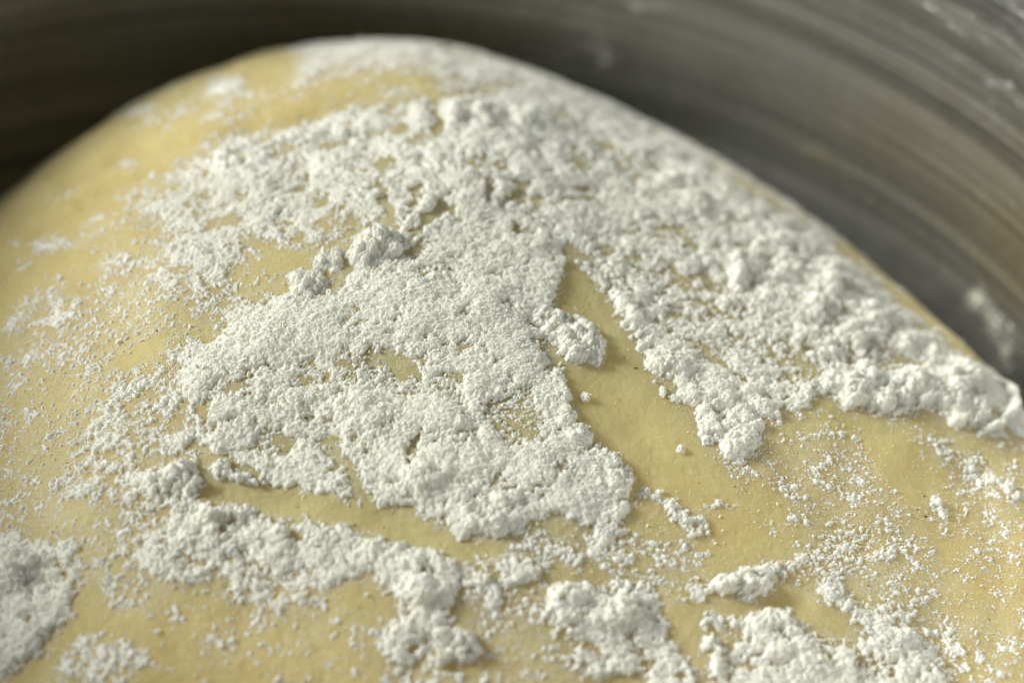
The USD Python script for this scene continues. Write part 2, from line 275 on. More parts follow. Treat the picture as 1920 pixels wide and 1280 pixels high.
# lower right dust and its little drifts
poly(0.36, [(1340, 850), (1420, 850), (1500, 790), (1600, 800), (1680, 900), (1760, 1000), (1820, 1150), (1900, 1280), (1500, 1280), (1480, 1060), (1500, 960), (1400, 890)], 30, 0.5)
poly(0.10, [(1540, 745), (1700, 790), (1800, 900), (1860, 1000), (1800, 1060), (1720, 930), (1640, 830)], 30)
poly(0.32, [(1700, 800), (1780, 830), (1920, 900), (1980, 1300), (1860, 1280), (1800, 1000)], 30, 0.5)
poly(0.55, [(1480, 1045), (1530, 1005), (1590, 965), (1640, 985), (1680, 1045), (1600, 1060), (1580, 1100), (1540, 1092), (1500, 1085)], 12, 0.6)
for x, y, r, d in ((1540, 880, 22, .72), (1615, 932, 20, .72), (1712, 1100, 30, .62), (1735, 1050, 16, .7), (1510, 930, 26, .5), (1500, 960, 18, .55), (1440, 985, 14, .55), (1385, 920, 9, .8), (1850, 1180, 26, .45), (1800, 1080, 22, .42), (1880, 980, 22, .4), (1660, 1030, 22, .6), (1450, 900, 24, .45), (1380, 870, 24, .6), (1670, 1010, 14, .6), (1890, 1220, 30, .45)): spot(d, x, y, r, r * .8)
line(0.85, [(1746, 930), (1757, 950), (1772, 978)], [8, 9, 7], 5, 1.2)
line(0.72, [(1760, 838), (1800, 862), (1850, 895), (1930, 930)], [14, 16, 12, 12], 9, 0.9)
line(0.80, [(1212, 922), (1240, 936), (1262, 950), (1290, 975)], [9, 12, 13, 12], 5, 1.3); line(0.70, [(1320, 948), (1350, 942), (1378, 946)], [6, 8, 5], 5, 0.9); line(0.66, [(1300, 965), (1325, 985), (1290, 1010), (1275, 1030)], 12, 10, 0.8)
poly(0.45, [(1160, 1000), (1260, 1010), (1340, 1060), (1290, 1090), (1200, 1060)], 24, 0.5)
# tail below the centre sheet
poly(0.78, [(1105, 950), (1180, 930), (1172, 990), (1150, 1012), (1190, 1040), (1240, 1085), (1180, 1092), (1110, 1050), (1085, 1045), (1120, 1010)], 11, 0.9)
line(0.62, [(1180, 1060), (1250, 1100), (1300, 1110)], 16, 12, 0.7)
poly(0.54, [(960, 1000), (1100, 1000), (1080, 1060), (960, 1050)], 24, 0.5)
poly(0.66, [(860, 1065), (900, 1045), (1000, 1048), (1020, 1085), (960, 1110), (935, 1135), (880, 1125)], 11, 0.9)
poly(0.48, [(720, 1262), (900, 1225), (1010, 1240), (1080, 1290), (700, 1300)], 20, 0.6); poly(0.44, [(910, 1190), (1010, 1190), (1020, 1206), (920, 1210)], 10, 0.6); line(0.5, [(935, 1145), (990, 1140)], 10, 9, 0.6)
# bottom centre patch
poly(0.92, [(1024, 1104), (1050, 1092), (1100, 1098), (1150, 1120), (1190, 1110), (1240, 1128), (1258, 1190), (1290, 1240), (1310, 1310), (1240, 1320), (1200, 1260), (1120, 1270), (1075, 1268), (1050, 1240), (1078, 1205), (1050, 1170), (1028, 1150)], 7, 1.5)
line(0.1, [(1068, 1200), (1100, 1212), (1140, 1228)], 5, 4); line(0.2, [(1165, 1170), (1180, 1210), (1215, 1240)], 5, 5)
poly(0.5, [(1160, 1060), (1260, 1100), (1240, 1120), (1150, 1095)], 14, 0.6)
# ridge, string of crumbs and bottom-right patch
line(0.93, [(1270, 1118), (1325, 1105), (1350, 1095), (1400, 1098), (1440, 1075), (1484, 1068)], [9, 14, 16, 24, 20, 12], 6, 1.7)
line(0.82, [(1505, 1082), (1540, 1108), (1590, 1132), (1630, 1160), (1690, 1180), (1740, 1230)], [10, 17, 17, 22, 28, 20], 12, 1.2)
poly(0.05, [(1290, 1135), (1400, 1130), (1490, 1110), (1520, 1120), (1600, 1160), (1590, 1190), (1500, 1160), (1470, 1140), (1380, 1150), (1310, 1150), (1290, 1220), (1262, 1150)], 8)
poly(0.80, [(1312, 1156), (1342, 1144), (1385, 1160), (1450, 1140), (1488, 1150), (1505, 1185), (1580, 1212), (1650, 1185), (1740, 1205), (1765, 1260), (1790, 1320), (1345, 1330), (1333, 1220)], 8, 1.3)
poly(0.60, [(1740, 1180), (1840, 1200), (1880, 1300), (1780, 1300)], 20, 0.8)
# loose drifts on the left skin
for pts, w, d in (([(28, 612), (70, 570), (110, 532)], 10, .62), ([(60, 615), (100, 600), (140, 575)], [12, 16, 18], .74), ([(80, 462), (105, 455)], 14, .8), ([(125, 455), (150, 458)], 10, .66), ([(165, 430), (190, 415)], 18, .52), ([(210, 495), (235, 485)], 14, .6), ([(20, 690), (60, 660)], 18, .52), ([(0, 775), (60, 780)], 14, .6),
                  ([(85, 815), (100, 820)], 8, .6), ([(40, 890), (55, 895)], 12, .5), ([(25, 940), (40, 945)], 10, .55), ([(410, 172), (450, 165)], [18, 16], .82), ([(260, 218), (280, 214)], 12, .5), ([(130, 360), (100, 365)], 10, .42), ([(240, 310), (255, 318)], 10, .5), ([(340, 318), (335, 320)], 8, .6), ([(200, 550), (260, 540)], 14, .42),
                  ([(30, 500), (60, 490)], 12, .42), ([(15, 460), (30, 455)], 8, .4), ([(510, 185), (560, 130)], 6, .3), ([(600, 110), (570, 150)], 14, .6), ([(380, 215), (420, 225), (470, 215)], 6, .5), ([(420, 1190), (415, 1240)], 8, .5), ([(590, 1200), (600, 1190)], 8, .5), ([(700, 1150), (650, 1170)], 8, .4), ([(530, 1270), (540, 1275)], 10, .5), ([(100, 1020), (70, 960)], 6, .3)):
    line(d, pts, w, 12 if d < .7 else 9, 0.7)
# thickness of particular lumps (millimetres)
for L in ((40, 1068, 38, 34, 1.6), (60, 1180, 40, 30, .7), (400, 975, 40, 26, .8), (430, 960, 22, 18, .8), (330, 900, 40, 30, .5), (530, 990, 30, 16, .7), (470, 1040, 60, 30, .5), (800, 1060, 40, 22, .8), (800, 1110, 50, 26, .9), (760, 1190, 40, 40, .7), (450, 890, 40, 14, .5), (780, 905, 45, 36, .9), (900, 970, 46, 30, .9), (950, 930, 30, 24, .7), (1140, 900, 34, 40, .7),
          (640, 760, 110, 90, .5), (450, 740, 110, 90, .4), (880, 800, 70, 60, .4), (1040, 560, 30, 26, .6), (1250, 690, 26, 22, .6), (1330, 760, 26, 24, .6), (1190, 600, 18, 18, .5), (1380, 820, 24, 24, .7), (1470, 480, 60, 40, .7), (1380, 540, 18, 40, .7), (1550, 530, 40, 40, .6), (1650, 600, 40, 36, .6), (1600, 650, 30, 26, .8), (850, 220, 60, 22, .9), (980, 225, 40, 20, .7),
          (1300, 345, 50, 24, .6), (440, 300, 40, 26, .6), (1150, 1160, 40, 40, .9), (1060, 1120, 24, 24, .9), (1100, 1250, 50, 22, .8), (1180, 1180, 30, 36, .8), (1330, 1200, 14, 44, .7), (1430, 1170, 50, 26, .5), (1480, 1220, 80, 36, .7), (1660, 1250, 60, 30, .6), (1690, 1190, 40, 20, .7), (900, 1085, 22, 18, .5)):
    lump(*L)
LUMPS = [
    ('flour clump overhanging the upper end of the long bare groove, dark shadow beside it', [(1045, 614, 36, 22, 1.1), (1078, 630, 42, 30, 1.8), (1106, 652, 28, 34, 2.0), (1075, 662, 30, 18, 1.4), (1028, 600, 30, 16, .9), (1120, 684, 15, 9, 1.0)]),
    ('rounded flour knob at the left end of the short bare groove, shadow to its right', [(345, 885, 28, 20, 1.7), (357, 904, 17, 18, 1.6), (318, 893, 18, 14, .9), (300, 905, 26, 20, .7)]),
    ('narrow flour clump lying along the upper edge of the short bare groove', [(415, 882, 22, 13, .9), (447, 893, 24, 13, 1.1), (480, 906, 20, 11, 1.0)]),
    ('big knobbly flour clump left of the curled flake near the bowl wall', [(1800, 712, 30, 24, 1.6), (1786, 748, 36, 32, 1.9), (1826, 772, 28, 28, 1.7), (1800, 792, 28, 18, 1.3)]),
    ('yellowish flour lump with a dark hollow under it between two knobbly clumps', [(1706, 722, 30, 24, 1.9), (1738, 738, 22, 22, 1.6)]),
    ('knobbly flour clump at the lower edge of the bank left of the yellowish lump', [(1618, 728, 44, 30, 1.7), (1658, 745, 32, 28, 1.5), (1686, 764, 17, 22, 1.3), (1600, 750, 26, 16, 1.0), (1560, 716, 26, 18, .9)]),
    ('pale flour clump standing on the raised ridge above the lower right drift', [(1388, 1098, 40, 20, 1.7), (1412, 1104, 26, 18, 1.7), (1362, 1102, 26, 15, 1.2), (1400, 1078, 20, 14, .9), (1450, 1078, 26, 12, .8)]),
    ('shaded flour clump at the bottom edge left of the middle, cracked off the bank', [(850, 1198, 36, 28, 1.7), (874, 1222, 22, 22, 1.4), (830, 1230, 30, 20, 1.1)]),
    ('round flour lump in the corner drift at lower left', [(40, 1066, 40, 36, 1.9), (10, 1090, 40, 30, 1.2)]),
    ('oval flour lump beside the dark pit in the centre sheet', [(705, 462, 46, 26, 1.6), (678, 478, 24, 20, 1.1), (735, 466, 24, 20, 1.1)]),
    ('small pale flour lump on the tip of the bare yellow tongue', [(616, 482, 28, 18, 1.2)]),
    ('soft flour lump at the upper left corner of the centre sheet', [(572, 534, 38, 24, 1.3), (590, 518, 22, 14, 1.0)]),
]
for _, it in LUMPS: domes(it)
domes([(1040, 705, 18, 22, .6), (1054, 740, 18, 24, .6), (1062, 780, 18, 22, .6), (1088, 815, 22, 22, .7), (1120, 848, 24, 20, .7), (1150, 872, 22, 22, .8), (1168, 915, 18, 26, .7), (1160, 955, 18, 22, .5), (1180, 600, 16, 18, .5), (1205, 640, 16, 20, .5), (1228, 680, 18, 18, .6), (1290, 745, 20, 20, .6), (1322, 790, 18, 22, .6)], 0.90)
domes([(1330, 810, 20, 26, .7), (1372, 838, 26, 22, .9), (1250, 690, 26, 26, .6), (1290, 730, 26, 22, .5), (1160, 905, 24, 30, .8), (440, 965, 26, 22, .8), (400, 960, 30, 22, .7), (530, 985, 26, 16, .7), (470, 960, 18, 14, .7), (790, 905, 44, 34, .7), (905, 972, 40, 28, .8), (950, 925, 28, 22, .5), (780, 1110, 40, 30, .8), (1160, 1140, 40, 34, .8), (1060, 1120, 26, 20, .9), (1080, 1165, 40, 24, .8),
       (1330, 1185, 14, 40, .9), (1345, 1240, 14, 36, .8), (1440, 1165, 40, 18, .6), (1560, 1240, 60, 26, .7), (1690, 1200, 30, 20, .7), (1380, 515, 12, 36, .9), (1470, 500, 26, 22, .8), (1550, 540, 22, 34, .9), (1530, 570, 18, 26, .8), (1650, 590, 30, 26, .9), (1590, 640, 30, 24, .9), (1540, 660, 26, 20, .7), (1700, 650, 28, 20, .8), (1620, 680, 26, 18, .8), (1480, 640, 24, 18, .7), (1250, 340, 26, 18, .7), (1300, 380, 30, 22, .6),
       (905, 225, 26, 24, .9), (985, 222, 26, 20, .9), (850, 215, 20, 26, .8), (790, 210, 26, 20, .7), (800, 375, 20, 20, .8), (430, 300, 26, 18, .7), (490, 340, 30, 20, .5), (355, 470, 40, 18, .6), (900, 1085, 20, 16, .5), (1000, 1075, 16, 12, .4)], 0.86)
LMP = gaussian_filter(LMP, 0.8)
DEN = np.where(DEN < 0.07, DEN, 0.80 * DEN + 0.20 * gaussian_filter(DEN, 9.0)); DEN = gaussian_filter(DEN, 1.0); THK = gaussian_filter(THK, 1.5)

# dough relief (millimetres): wrinkles on the far left, a soft fold on the right, shallow hollows in the two trenches
def groove(pts, w, depth):
    d = np.maximum(sd_line(pts, 0), 0); REL[:] -= depth * np.exp(-(d / w) ** 2)
groove([(120, 345), (210, 300), (330, 270), (460, 245), (600, 222)], 10, 1.0); groove([(150, 380), (260, 330), (350, 310)], 11, 0.7); groove([(60, 440), (160, 400), (300, 350)], 12, 0.6); groove([(250, 225), (340, 190), (430, 130)], 10, 0.6); groove([(1480, 900), (1620, 1010)], 30, 0.5); groove([(1830, 880), (1880, 1020), (1870, 1200)], 34, 0.8); groove([(370, 200), (420, 192), (480, 178)], 7, 0.4); groove([(1790, 900), (1800, 1000), (1790, 1100), (1770, 1180)], 75, 0.9)
groove([(1600, 870), (1560, 980)], 60, 0.5); groove([(1110, 610), (1160, 760), (1240, 860)], 40, 0.5); groove([(420, 920), (620, 960), (900, 1035)], 26, 0.5)
groove([(1400, 1130), (1500, 1120)], 26, 0.6); groove([(1230, 1150), (1280, 1220)], 24, 0.4); groove([(1840, 690), (1900, 850)], 26, 0.5)
REL -= -0.5 * np.exp(-((MX - 1250) / 70.) ** 2 - ((MY - 850) / 40.) ** 2)
REL = gaussian_filter(REL, 1.5)

def sample(M, px, py, cval=None):
    c = [(np.asarray(py) - OY) / ST, (np.asarray(px) - OX) / ST]
    return map_coordinates(M, c, order=1, mode='nearest')

def base_height(x, y):
    """dough skin at plan position x, y"""
    x, y = np.asarray(x, float), np.asarray(y, float)
    z = G(x) - K(y + QX * x * x)
    u = y + QX * x * x; z = z - 16.0 * np.maximum(0, x - 0.02) ** 2 * np.maximum(0, YC - u)
    r = np.hypot(x - BC[0], y - BC[1]); z = z - 60.0 * np.maximum(0, r - 0.114) ** 2 * (1 + 200 * np.maximum(0, r - 0.122))
    P = np.stack([x, y, z], -1)
    z = z + 0.0034 * (fbm(P / 0.030, 3, 5) - 0.5) + 0.0013 * (fbm(P / 0.009, 2, 9) - 0.5) + 0.00035 * (fbm(P / 0.0028, 2, 21) - 0.5)
    px, py, _ = project(np.stack([x, y, z], -1))
    return z + 0.001 * sample(REL, px, py) * (y < YC + 0.01 - QX * x * x)

# ------------------------------------------------------------------ dough mesh (polar grid round the bowl axis)
nr, na = 420, 1100
rr = 0.1295 * np.linspace(0, 1, nr) ** 0.9; aa = np.linspace(0, 2 * math.pi, na, endpoint=False)
Rg, Ag = np.meshgrid(rr, aa, indexing='ij')
Xd, Yd = BC[0] + Rg * np.cos(Ag), BC[1] + Rg * np.sin(Ag)
Zd = base_height(Xd, Yd)
V = np.stack([Xd, Yd, Zd], -1)
skirt = [V[-1] * [1, 1, 0] + [0, 0, 1] * (V[-1][:, 2:] - dz) + np.stack([np.cos(aa), np.sin(aa), 0 * aa], -1) * dr for dz, dr in ((0.004, 0.0012), (0.010, 0.0010), (0.03, -0.004), (0.06, -0.012))]
V = np.concatenate([V, np.array(skirt)], 0); n0 = len(V)
V[-1, :, 2] = np.maximum(V[-1, :, 2], zb + 0.003); 
i, j = np.meshgrid(np.arange(n0 - 1), np.arange(na), indexing='ij'); k = (j + 1) % na
F4 = np.stack([i * na + j, (i + 1) * na + j, (i + 1) * na + k, i * na + k], -1).reshape(-1, 4)
dough = thing('dough', 'smooth pale yellow ball of bread dough dusted with flour inside the steel bowl', 'dough')
skin = part('skin', (V.reshape(-1, 3), F4), DOUGH, dough, True)
vx, vy, _ = project(V.reshape(-1, 3)); dn = sample(gaussian_filter(DEN, 3.0), vx, vy); dust_v = 0.12 + 0.42 * smoothstep(0.08, 0.4, dn) * (1 - smoothstep(0.45, 0.75, dn))
UsdGeom.PrimvarsAPI(skin).CreatePrimvar('dust', Sdf.ValueTypeNames.FloatArray, 'vertex').Set(Vt.FloatArray.FromNumpy(dust_v.astype(np.float32)))

# ray hits on the dough skin, for things laid on it
def on_dough(px, py):
    r = pixel_ray(px, py); t = np.full(r.shape[:-1], 0.25); done = np.zeros(t.shape, bool)
    for _ in range(340):
        P = EYE + r * t[..., None]; done |= P[..., 2] < base_height(P[..., 0], P[..., 1]); t = np.where(done, t, t + 0.001)
    lo, hi = t - 0.001, t.copy()
    for _ in range(14):
        m = (lo + hi) / 2; P = EYE + r * m[..., None]; below = P[..., 2] < base_height(P[..., 0], P[..., 1])
        hi = np.where(below, m, hi); lo = np.where(below, lo, m)
    return EYE + r * hi[..., None]
def skin_normal(x, y, e=4e-4):
    hx = (base_height(x + e, y) - base_height(x - e, y)) / (2 * e); hy = (base_height(x, y + e) - base_height(x, y - e)) / (2 * e)
    n = np.stack([-hx, -hy, np.ones_like(hx)], -1); return n / np.linalg.norm(n, axis=-1, keepdims=True)

# ------------------------------------------------------------------ flour: a relief of lumps and crumbs over the skin
dx, dy = 0.000120, 0.000132
gx = np.arange(-0.066, 0.113, dx); gy = np.arange(-0.118, 0.058, dy)
X, Y = np.meshgrid(gx, gy, indexing='ij')
coarse_x, coarse_y = np.arange(-0.068, 0.1145, 0.0005), np.arange(-0.120, 0.0645, 0.0005)
CX, CY = np.meshgrid(coarse_x, coarse_y, indexing='ij'); CZ = base_height(CX, CY)
def at_coarse(M, x, y, order=3): return map_coordinates(M, [(x - coarse_x[0]) / 0.0005, (y - coarse_y[0]) / 0.0005], order=order, mode='nearest')
Z = at_coarse(CZ, X, Y)
hx, hy = np.gradient(CZ, 0.0005); NX, NY = at_coarse(-hx, X, Y, 1), at_coarse(-hy, X, Y, 1)
N = np.stack([NX, NY, np.ones_like(NX)], -1); N /= np.linalg.norm(N, axis=-1, keepdims=True)
P0 = np.stack([X, Y, Z], -1)
PX, PY, PD = project(P0)
seen = (PX > -90) & (PX < 2010) & (PY > 20) & (PY < 1370) & (np.hypot(X - BC[0], Y - BC[1]) < 0.127)
back = Y + QX * X * X > YC + 0.014
seen &= ~back

Q = P0[seen]
def cells(scale, seed, jitter_dim=3):
    """rounded bumps: 1 in the middle of a cell, 0 at its edge, and a random value per cell"""
    g = np.random.default_rng(seed); lo, hi = Q.min(0) - 2 * scale, Q.max(0) + 2 * scale
    uv = Q[:, :2]; area = (hi[0] - lo[0]) * (hi[1] - lo[1]); n = int(area / scale ** 2)
    pts = g.uniform(lo[:2], hi[:2], (n, 2)); s = np.array([1.0, 0.85])
    d, idx = cKDTree(pts * s).query(uv * s, k=2, workers=-1)
    edge = (d[:, 1] - d[:, 0]) / scale; val = g.random(n)[idx[:, 0]]
    return np.clip(1 - (d[:, 0] / (0.85 * scale)) ** 2, 0, 1) ** 0.9 * smoothstep(-0.1, 0.4, edge), val
ROT = np.linalg.qr(np.random.default_rng(3).normal(size=(3, 3)))[0]
def std(v): return (v - v.mean()) / v.std()
w1 = np.stack([fbm(Q @ ROT / 0.0016, 3, 31), fbm(Q @ ROT / 0.0016, 3, 37), fbm(Q @ ROT / 0.0016, 3, 41)], -1) - 0.5
Qs = Q; Q = Q + w1 * 0.0006
c1, r1 = cells(0.0022, 1); c2, r2 = cells(0.0010, 2); c3, r3 = cells(0.00045, 3)
Q = Qs @ ROT
big, mid, fine, grit = std(fbm(Q / 0.0065, 2, 11)), std(fbm(Q / 0.0022, 2, 13)), std(fbm(Q / 0.00075, 2, 17)), std(noise(Q / 0.0003, 19))
den = sample(DEN, PX[seen] + 34 * w1[:, 0], PY[seen] + 30 * w1[:, 1]); thk = sample(THK, PX[seen], PY[seen])
nt = std(0.45 * big + 0.75 * mid + 0.60 * fine + 0.40 * grit); nf_ = std(0.25 * big + 0.50 * mid + 0.80 * fine + 0.75 * grit)
loose = 1 - smoothstep(0.5, 0.85, den); nt = nt * (1 - loose) + nf_ * loose
e = den - 0.5 + 0.21 * nt - 0.22 * (1 - smoothstep(0.04, 0.24, den))
cover = smoothstep(-0.02, 0.26, e)
knobs = np.clip(smoothstep(0.42, 0.8, fbm(Q / 0.009, 2, 53)) + 1.3 * smoothstep(1180, 1500, PX[seen]) * smoothstep(900, 760, PY[seen]) + 0.6 * smoothstep(420, 300, PY[seen]), 0, 1.8)                    # where the flour lies in knobs rather than flat
es = e * (1 - smoothstep(0.55, 0.85, den)) + (den - 0.5 + 0.05 * nt) * smoothstep(0.55, 0.85, den)
body = thk * (0.16 + 0.52 * smoothstep(0, 0.62, es) + (0.15 * big + (0.02 + 0.07 * knobs) * mid) * smoothstep(0.3, 0.9, den))
lumps = (0.02 + 0.17 * knobs) * c1 * (0.2 + r1) + (0.02 + 0.07 * knobs) * c2 * (0.2 + r2) + 0.075 * c3 * (0.3 + r3) + 0.035 * grit + 0.03 * fine
h = cover * np.maximum(body + lumps * (0.35 + 0.45 * np.clip(thk, 0, 2)), 0.03) * 0.001
lmp = sample(LMP, PX[seen] + 22 * w1[:, 0], PY[seen] + 22 * w1[:, 1]); h = h + cover * lmp * (0.80 + 0.45 * (c1 - 0.4) + 0.30 * (c2 - 0.4) + 0.20 * (c3 - 0.4) + 0.08 * mid + 0.05 * fine) * 0.001
H = np.zeros(X.shape); H[seen] = h - 0.00003
C = np.zeros(X.shape, bool); C[seen] = cover > 0.02
PV = P0 + N * H[..., None]
shape = X.shape
# normals of the whole relief, so that neighbouring patches meet without a seam
ta, tb = np.gradient(PV, axis=0), np.gradient(PV, axis=1)
RN = np.cross(ta, tb); RN /= np.linalg.norm(RN, axis=-1, keepdims=True) + 1e-20

# ownership: which drift of flour a cell belongs to
patches = [('flour_clump', l_, 'flour clump', it_) for l_, it_ in LUMPS] + [
    ('flour_sheet', 'broad thick sheet of flour across the middle, left of the long bare groove', 'flour', [(100, 930), (90, 800), (200, 640), (400, 560), (540, 505), (640, 515), (760, 478), (830, 432), (900, 398), (1000, 404), (1080, 500), (1040, 640), (1200, 880), (1190, 1000), (1060, 985), (930, 1030), (700, 958), (480, 926), (400, 915), (372, 926), (280, 960)]),
    ('flour_sheet', 'blurred far sheet of flour over the top of the dough dome', 'flour', [(560, 40), (900, 30), (1560, 330), (1560, 440), (1300, 400), (1080, 440), (1000, 404), (900, 398), (830, 432), (760, 478), (640, 512), (540, 460), (500, 420), (500, 250), (560, 200)]),
    ('flour_drift', 'soft flour smear on the far left shoulder of the dough beside the bare yellow skin', 'flour', [(220, 400), (330, 290), (430, 250), (500, 250), (500, 420), (460, 520), (400, 562), (270, 570), (300, 480)]),
    ('flour_bank', 'lumpy crumbling flour bank between the long bare groove and the steel bowl wall', 'flour', [(1062, 470), (1080, 440), (1300, 400), (1560, 440), (1920, 700), (1900, 830), (1700, 790), (1540, 745), (1500, 800), (1420, 860), (1370, 880), (1310, 800), (1200, 690), (1140, 570)]),
    ('flour_bank', 'flour bank along the lower side of the short bare groove at left', 'flour', [(366, 930), (480, 950), (600, 960), (860, 1040), (880, 1110), (860, 1160), (800, 1200), (790, 1270), (700, 1260), (700, 1110), (500, 1150), (420, 1120), (190, 1170), (190, 1040), (280, 960)]),
    ('flour_drift', 'thick flour drift with a rounded lump in the lower left corner', 'flour', [(-120, 990), (150, 1000), (190, 1040), (150, 1160), (80, 1240), (30, 1280), (-120, 1300)]),
    ('flour_drift', 'cracked flour drift at the bottom edge right of the middle, split by two dark cracks', 'flour', [(1010, 1090), (1150, 1098), (1262, 1120), (1270, 1190), (1320, 1340), (1040, 1300)]),
    ('flour_ridge', 'raised crumbly flour ridge casting a dark shadow on the bare dough below it', 'flour', [(1250, 1110), (1340, 1070), (1450, 1050), (1500, 1060), (1490, 1100), (1400, 1140), (1280, 1135)]),
    ('flour_string', 'slanting string of flour crumbs running down towards the lower right corner', 'flour', [(1490, 1075), (1560, 1085), (1680, 1140), (1770, 1210), (1770, 1250), (1660, 1195), (1580, 1160)]),
    ('flour_drift', 'wide flour drift along the bottom edge at right with a steep straight left side', 'flour', [(1300, 1150), (1480, 1130), (1590, 1180), (1660, 1195), (1770, 1250), (1820, 1350), (1330, 1350)]),
    ('flour_drift', 'thin crumbly tail of flour trailing down from the tip of the centre sheet', 'flour', [(1060, 1000), (1190, 1000), (1250, 1095), (1200, 1100), (1080, 1060)]),
    ('flour_drift', 'small loose flour drift between the left bank and the bottom centre drift', 'flour', [(860, 1040), (1030, 1035), (1030, 1090), (940, 1150), (870, 1130)]),
    ('flour_streak', 'short white streak of flour alone on the bare dough at right', 'flour', [(1730, 915), (1760, 915), (1790, 990), (1765, 995)]),
    ('flour_drift', 'forked little flour drift at the lower end of the long bare groove', 'flour', [(1200, 910), (1390, 930), (1390, 960), (1340, 1000), (1270, 1040), (1260, 970)]),
    ('flour_drift', 'powdery star shaped drift of flour on the bare dough at lower right', 'flour', [(1470, 1040), (1590, 950), (1690, 1040), (1600, 1070), (1560, 1085), (1490, 1075)]),
    ('flour_streak', 'blurred line of flour crumbs on the far right below the curled flake', 'flour', [(1740, 820), (1940, 890), (1940, 960), (1760, 860)]),
]
for k_, (_, _, _, pts) in enumerate(patches):
    inside = sd_poly(pts) < 0 if len(pts[0]) == 2 else np.any([((MX - x) / rx) ** 2 + ((MY - y) / ry) ** 2 < 1.1 for x, y, rx, ry, _ in pts], axis=0)
    OWN[inside & (OWN < 0)] = k_
own = np.full(shape, -1); own[seen] = OWN[np.clip(((PY[seen] - OY) / ST).round().astype(int), 0, MH - 1), np.clip(((PX[seen] - OX) / ST).round().astype(int), 0, MW - 1)]

# crumbs: a few fluffy little aggregates, set by the thousand on the flour and the skin
def crumb(seed, n):
    g = np.random.default_rng(seed); ms = []
    for _ in range(n):
        s = trimesh.creation.icosphere(1, 1.0); v = s.vertices * (1 + g.normal(0, 0.10, (len(s.vertices), 1)))
        r = g.uniform(0.25, 0.55); o = g.normal(0, 0.42, 3) * [1, 1, 0.7]
        ms.append(trimesh.Trimesh(v * r * g.uniform(0.8, 1.2, 3) + o, s.faces, process=False))
    return trimesh.util.concatenate(ms)
dust = thing('flour_dusting', 'fine loose flour grains scattered over the bare dough between the drifts', 'flour', kind='stuff')
PROTO = []
def instancer(parent, pos, scale, kind='stuff'):
    path = f'{parent.GetPath()}/crumbs'
    pi = UsdGeom.PointInstancer.Define(stage, path)
    if not PROTO:
        for s_, n_ in ((1, 4), (2, 6), (3, 8), (4, 5), (5, 10), (6, 3)):
            p_ = f'{path}/crumb_{s_:03d}'; usdkit.mesh(stage, p_, crumb(s_, n_), CRUMB, True); PROTO.append(p_)
    g = np.random.default_rng(len(pos)); n = len(pos)
    pi.CreatePrototypesRel().SetTargets(PROTO)
    pi.CreateProtoIndicesAttr(Vt.IntArray.FromNumpy(g.integers(0, len(PROTO), n).astype(np.int32)))
    pi.CreatePositionsAttr(Vt.Vec3fArray.FromNumpy(pos.astype(np.float32)))
    sc = scale[:, None] * g.uniform(0.75, 1.25, (n, 3))
    pi.CreateScalesAttr(Vt.Vec3fArray.FromNumpy(sc.astype(np.float32)))
    q = g.normal(size=(n, 4)); q /= np.linalg.norm(q, axis=1, keepdims=True)
    pi.CreateOrientationsAttr(Vt.QuathArray([Gf.Quath(*map(float, a)) for a in q]))
    tag(pi.GetPrim(), kind=kind)

ev = np.full(shape, -9.0); ev[seen] = e
infr = seen & (PX > -40) & (PX < 1960) & (PY < 1320)
def scatter(mask, prob, seed):
    g = np.random.default_rng(seed); idx = np.argwhere(mask)
    pr = prob[mask] if isinstance(prob, np.ndarray) else prob
    return idx[g.random(len(idx)) < pr], g
def crumbs_on(idx, g, size, sink=0.1):
    i_, j_ = idx[:, 0], idx[:, 1]
    s = size * np.exp(g.normal(0, 0.42, len(idx)))
    p = P0[i_, j_] + N[i_, j_] * (np.maximum(H[i_, j_], 0) + s * (0.5 - sink))[:, None]
    p[:, :2] += g.uniform(-0.5, 0.5, (len(idx), 2)) * [dx, dy]
    return p, s
quad_ok = C[:-1, :-1] | C[1:, :-1] | C[:-1, 1:] | C[1:, 1:]
qi, qj = np.nonzero(quad_ok)
qown = own[qi, qj]; W = shape[1]
quads = np.stack([qi * W + qj, (qi + 1) * W + qj, (qi + 1) * W + qj + 1, qi * W + qj + 1], -1)
from scipy.ndimage import label as islands
for k_ in range(len(patches)):
    m_ = np.zeros((shape[0] - 1, shape[1] - 1), bool); sel = qown == k_; m_[qi[sel], qj[sel]] = True
    lab, n_ = islands(m_)
    if n_ > 1:
        size_ = np.bincount(lab.ravel())[1:]; small = np.isin(lab[qi, qj], 1 + np.nonzero(size_ < max(size_.max(), 1))[0]) & sel
        qown[small] = -1                                   # stray islands belong to the dusting
FV, FN = PV.reshape(-1, 3), RN.reshape(-1, 3)
def emit(prim_path, sel):
    q = quads[sel]; u, inv = np.unique(q, return_inverse=True)
    return raw_mesh(prim_path, FV[u], inv.reshape(q.shape), FN[u], FLOUR)
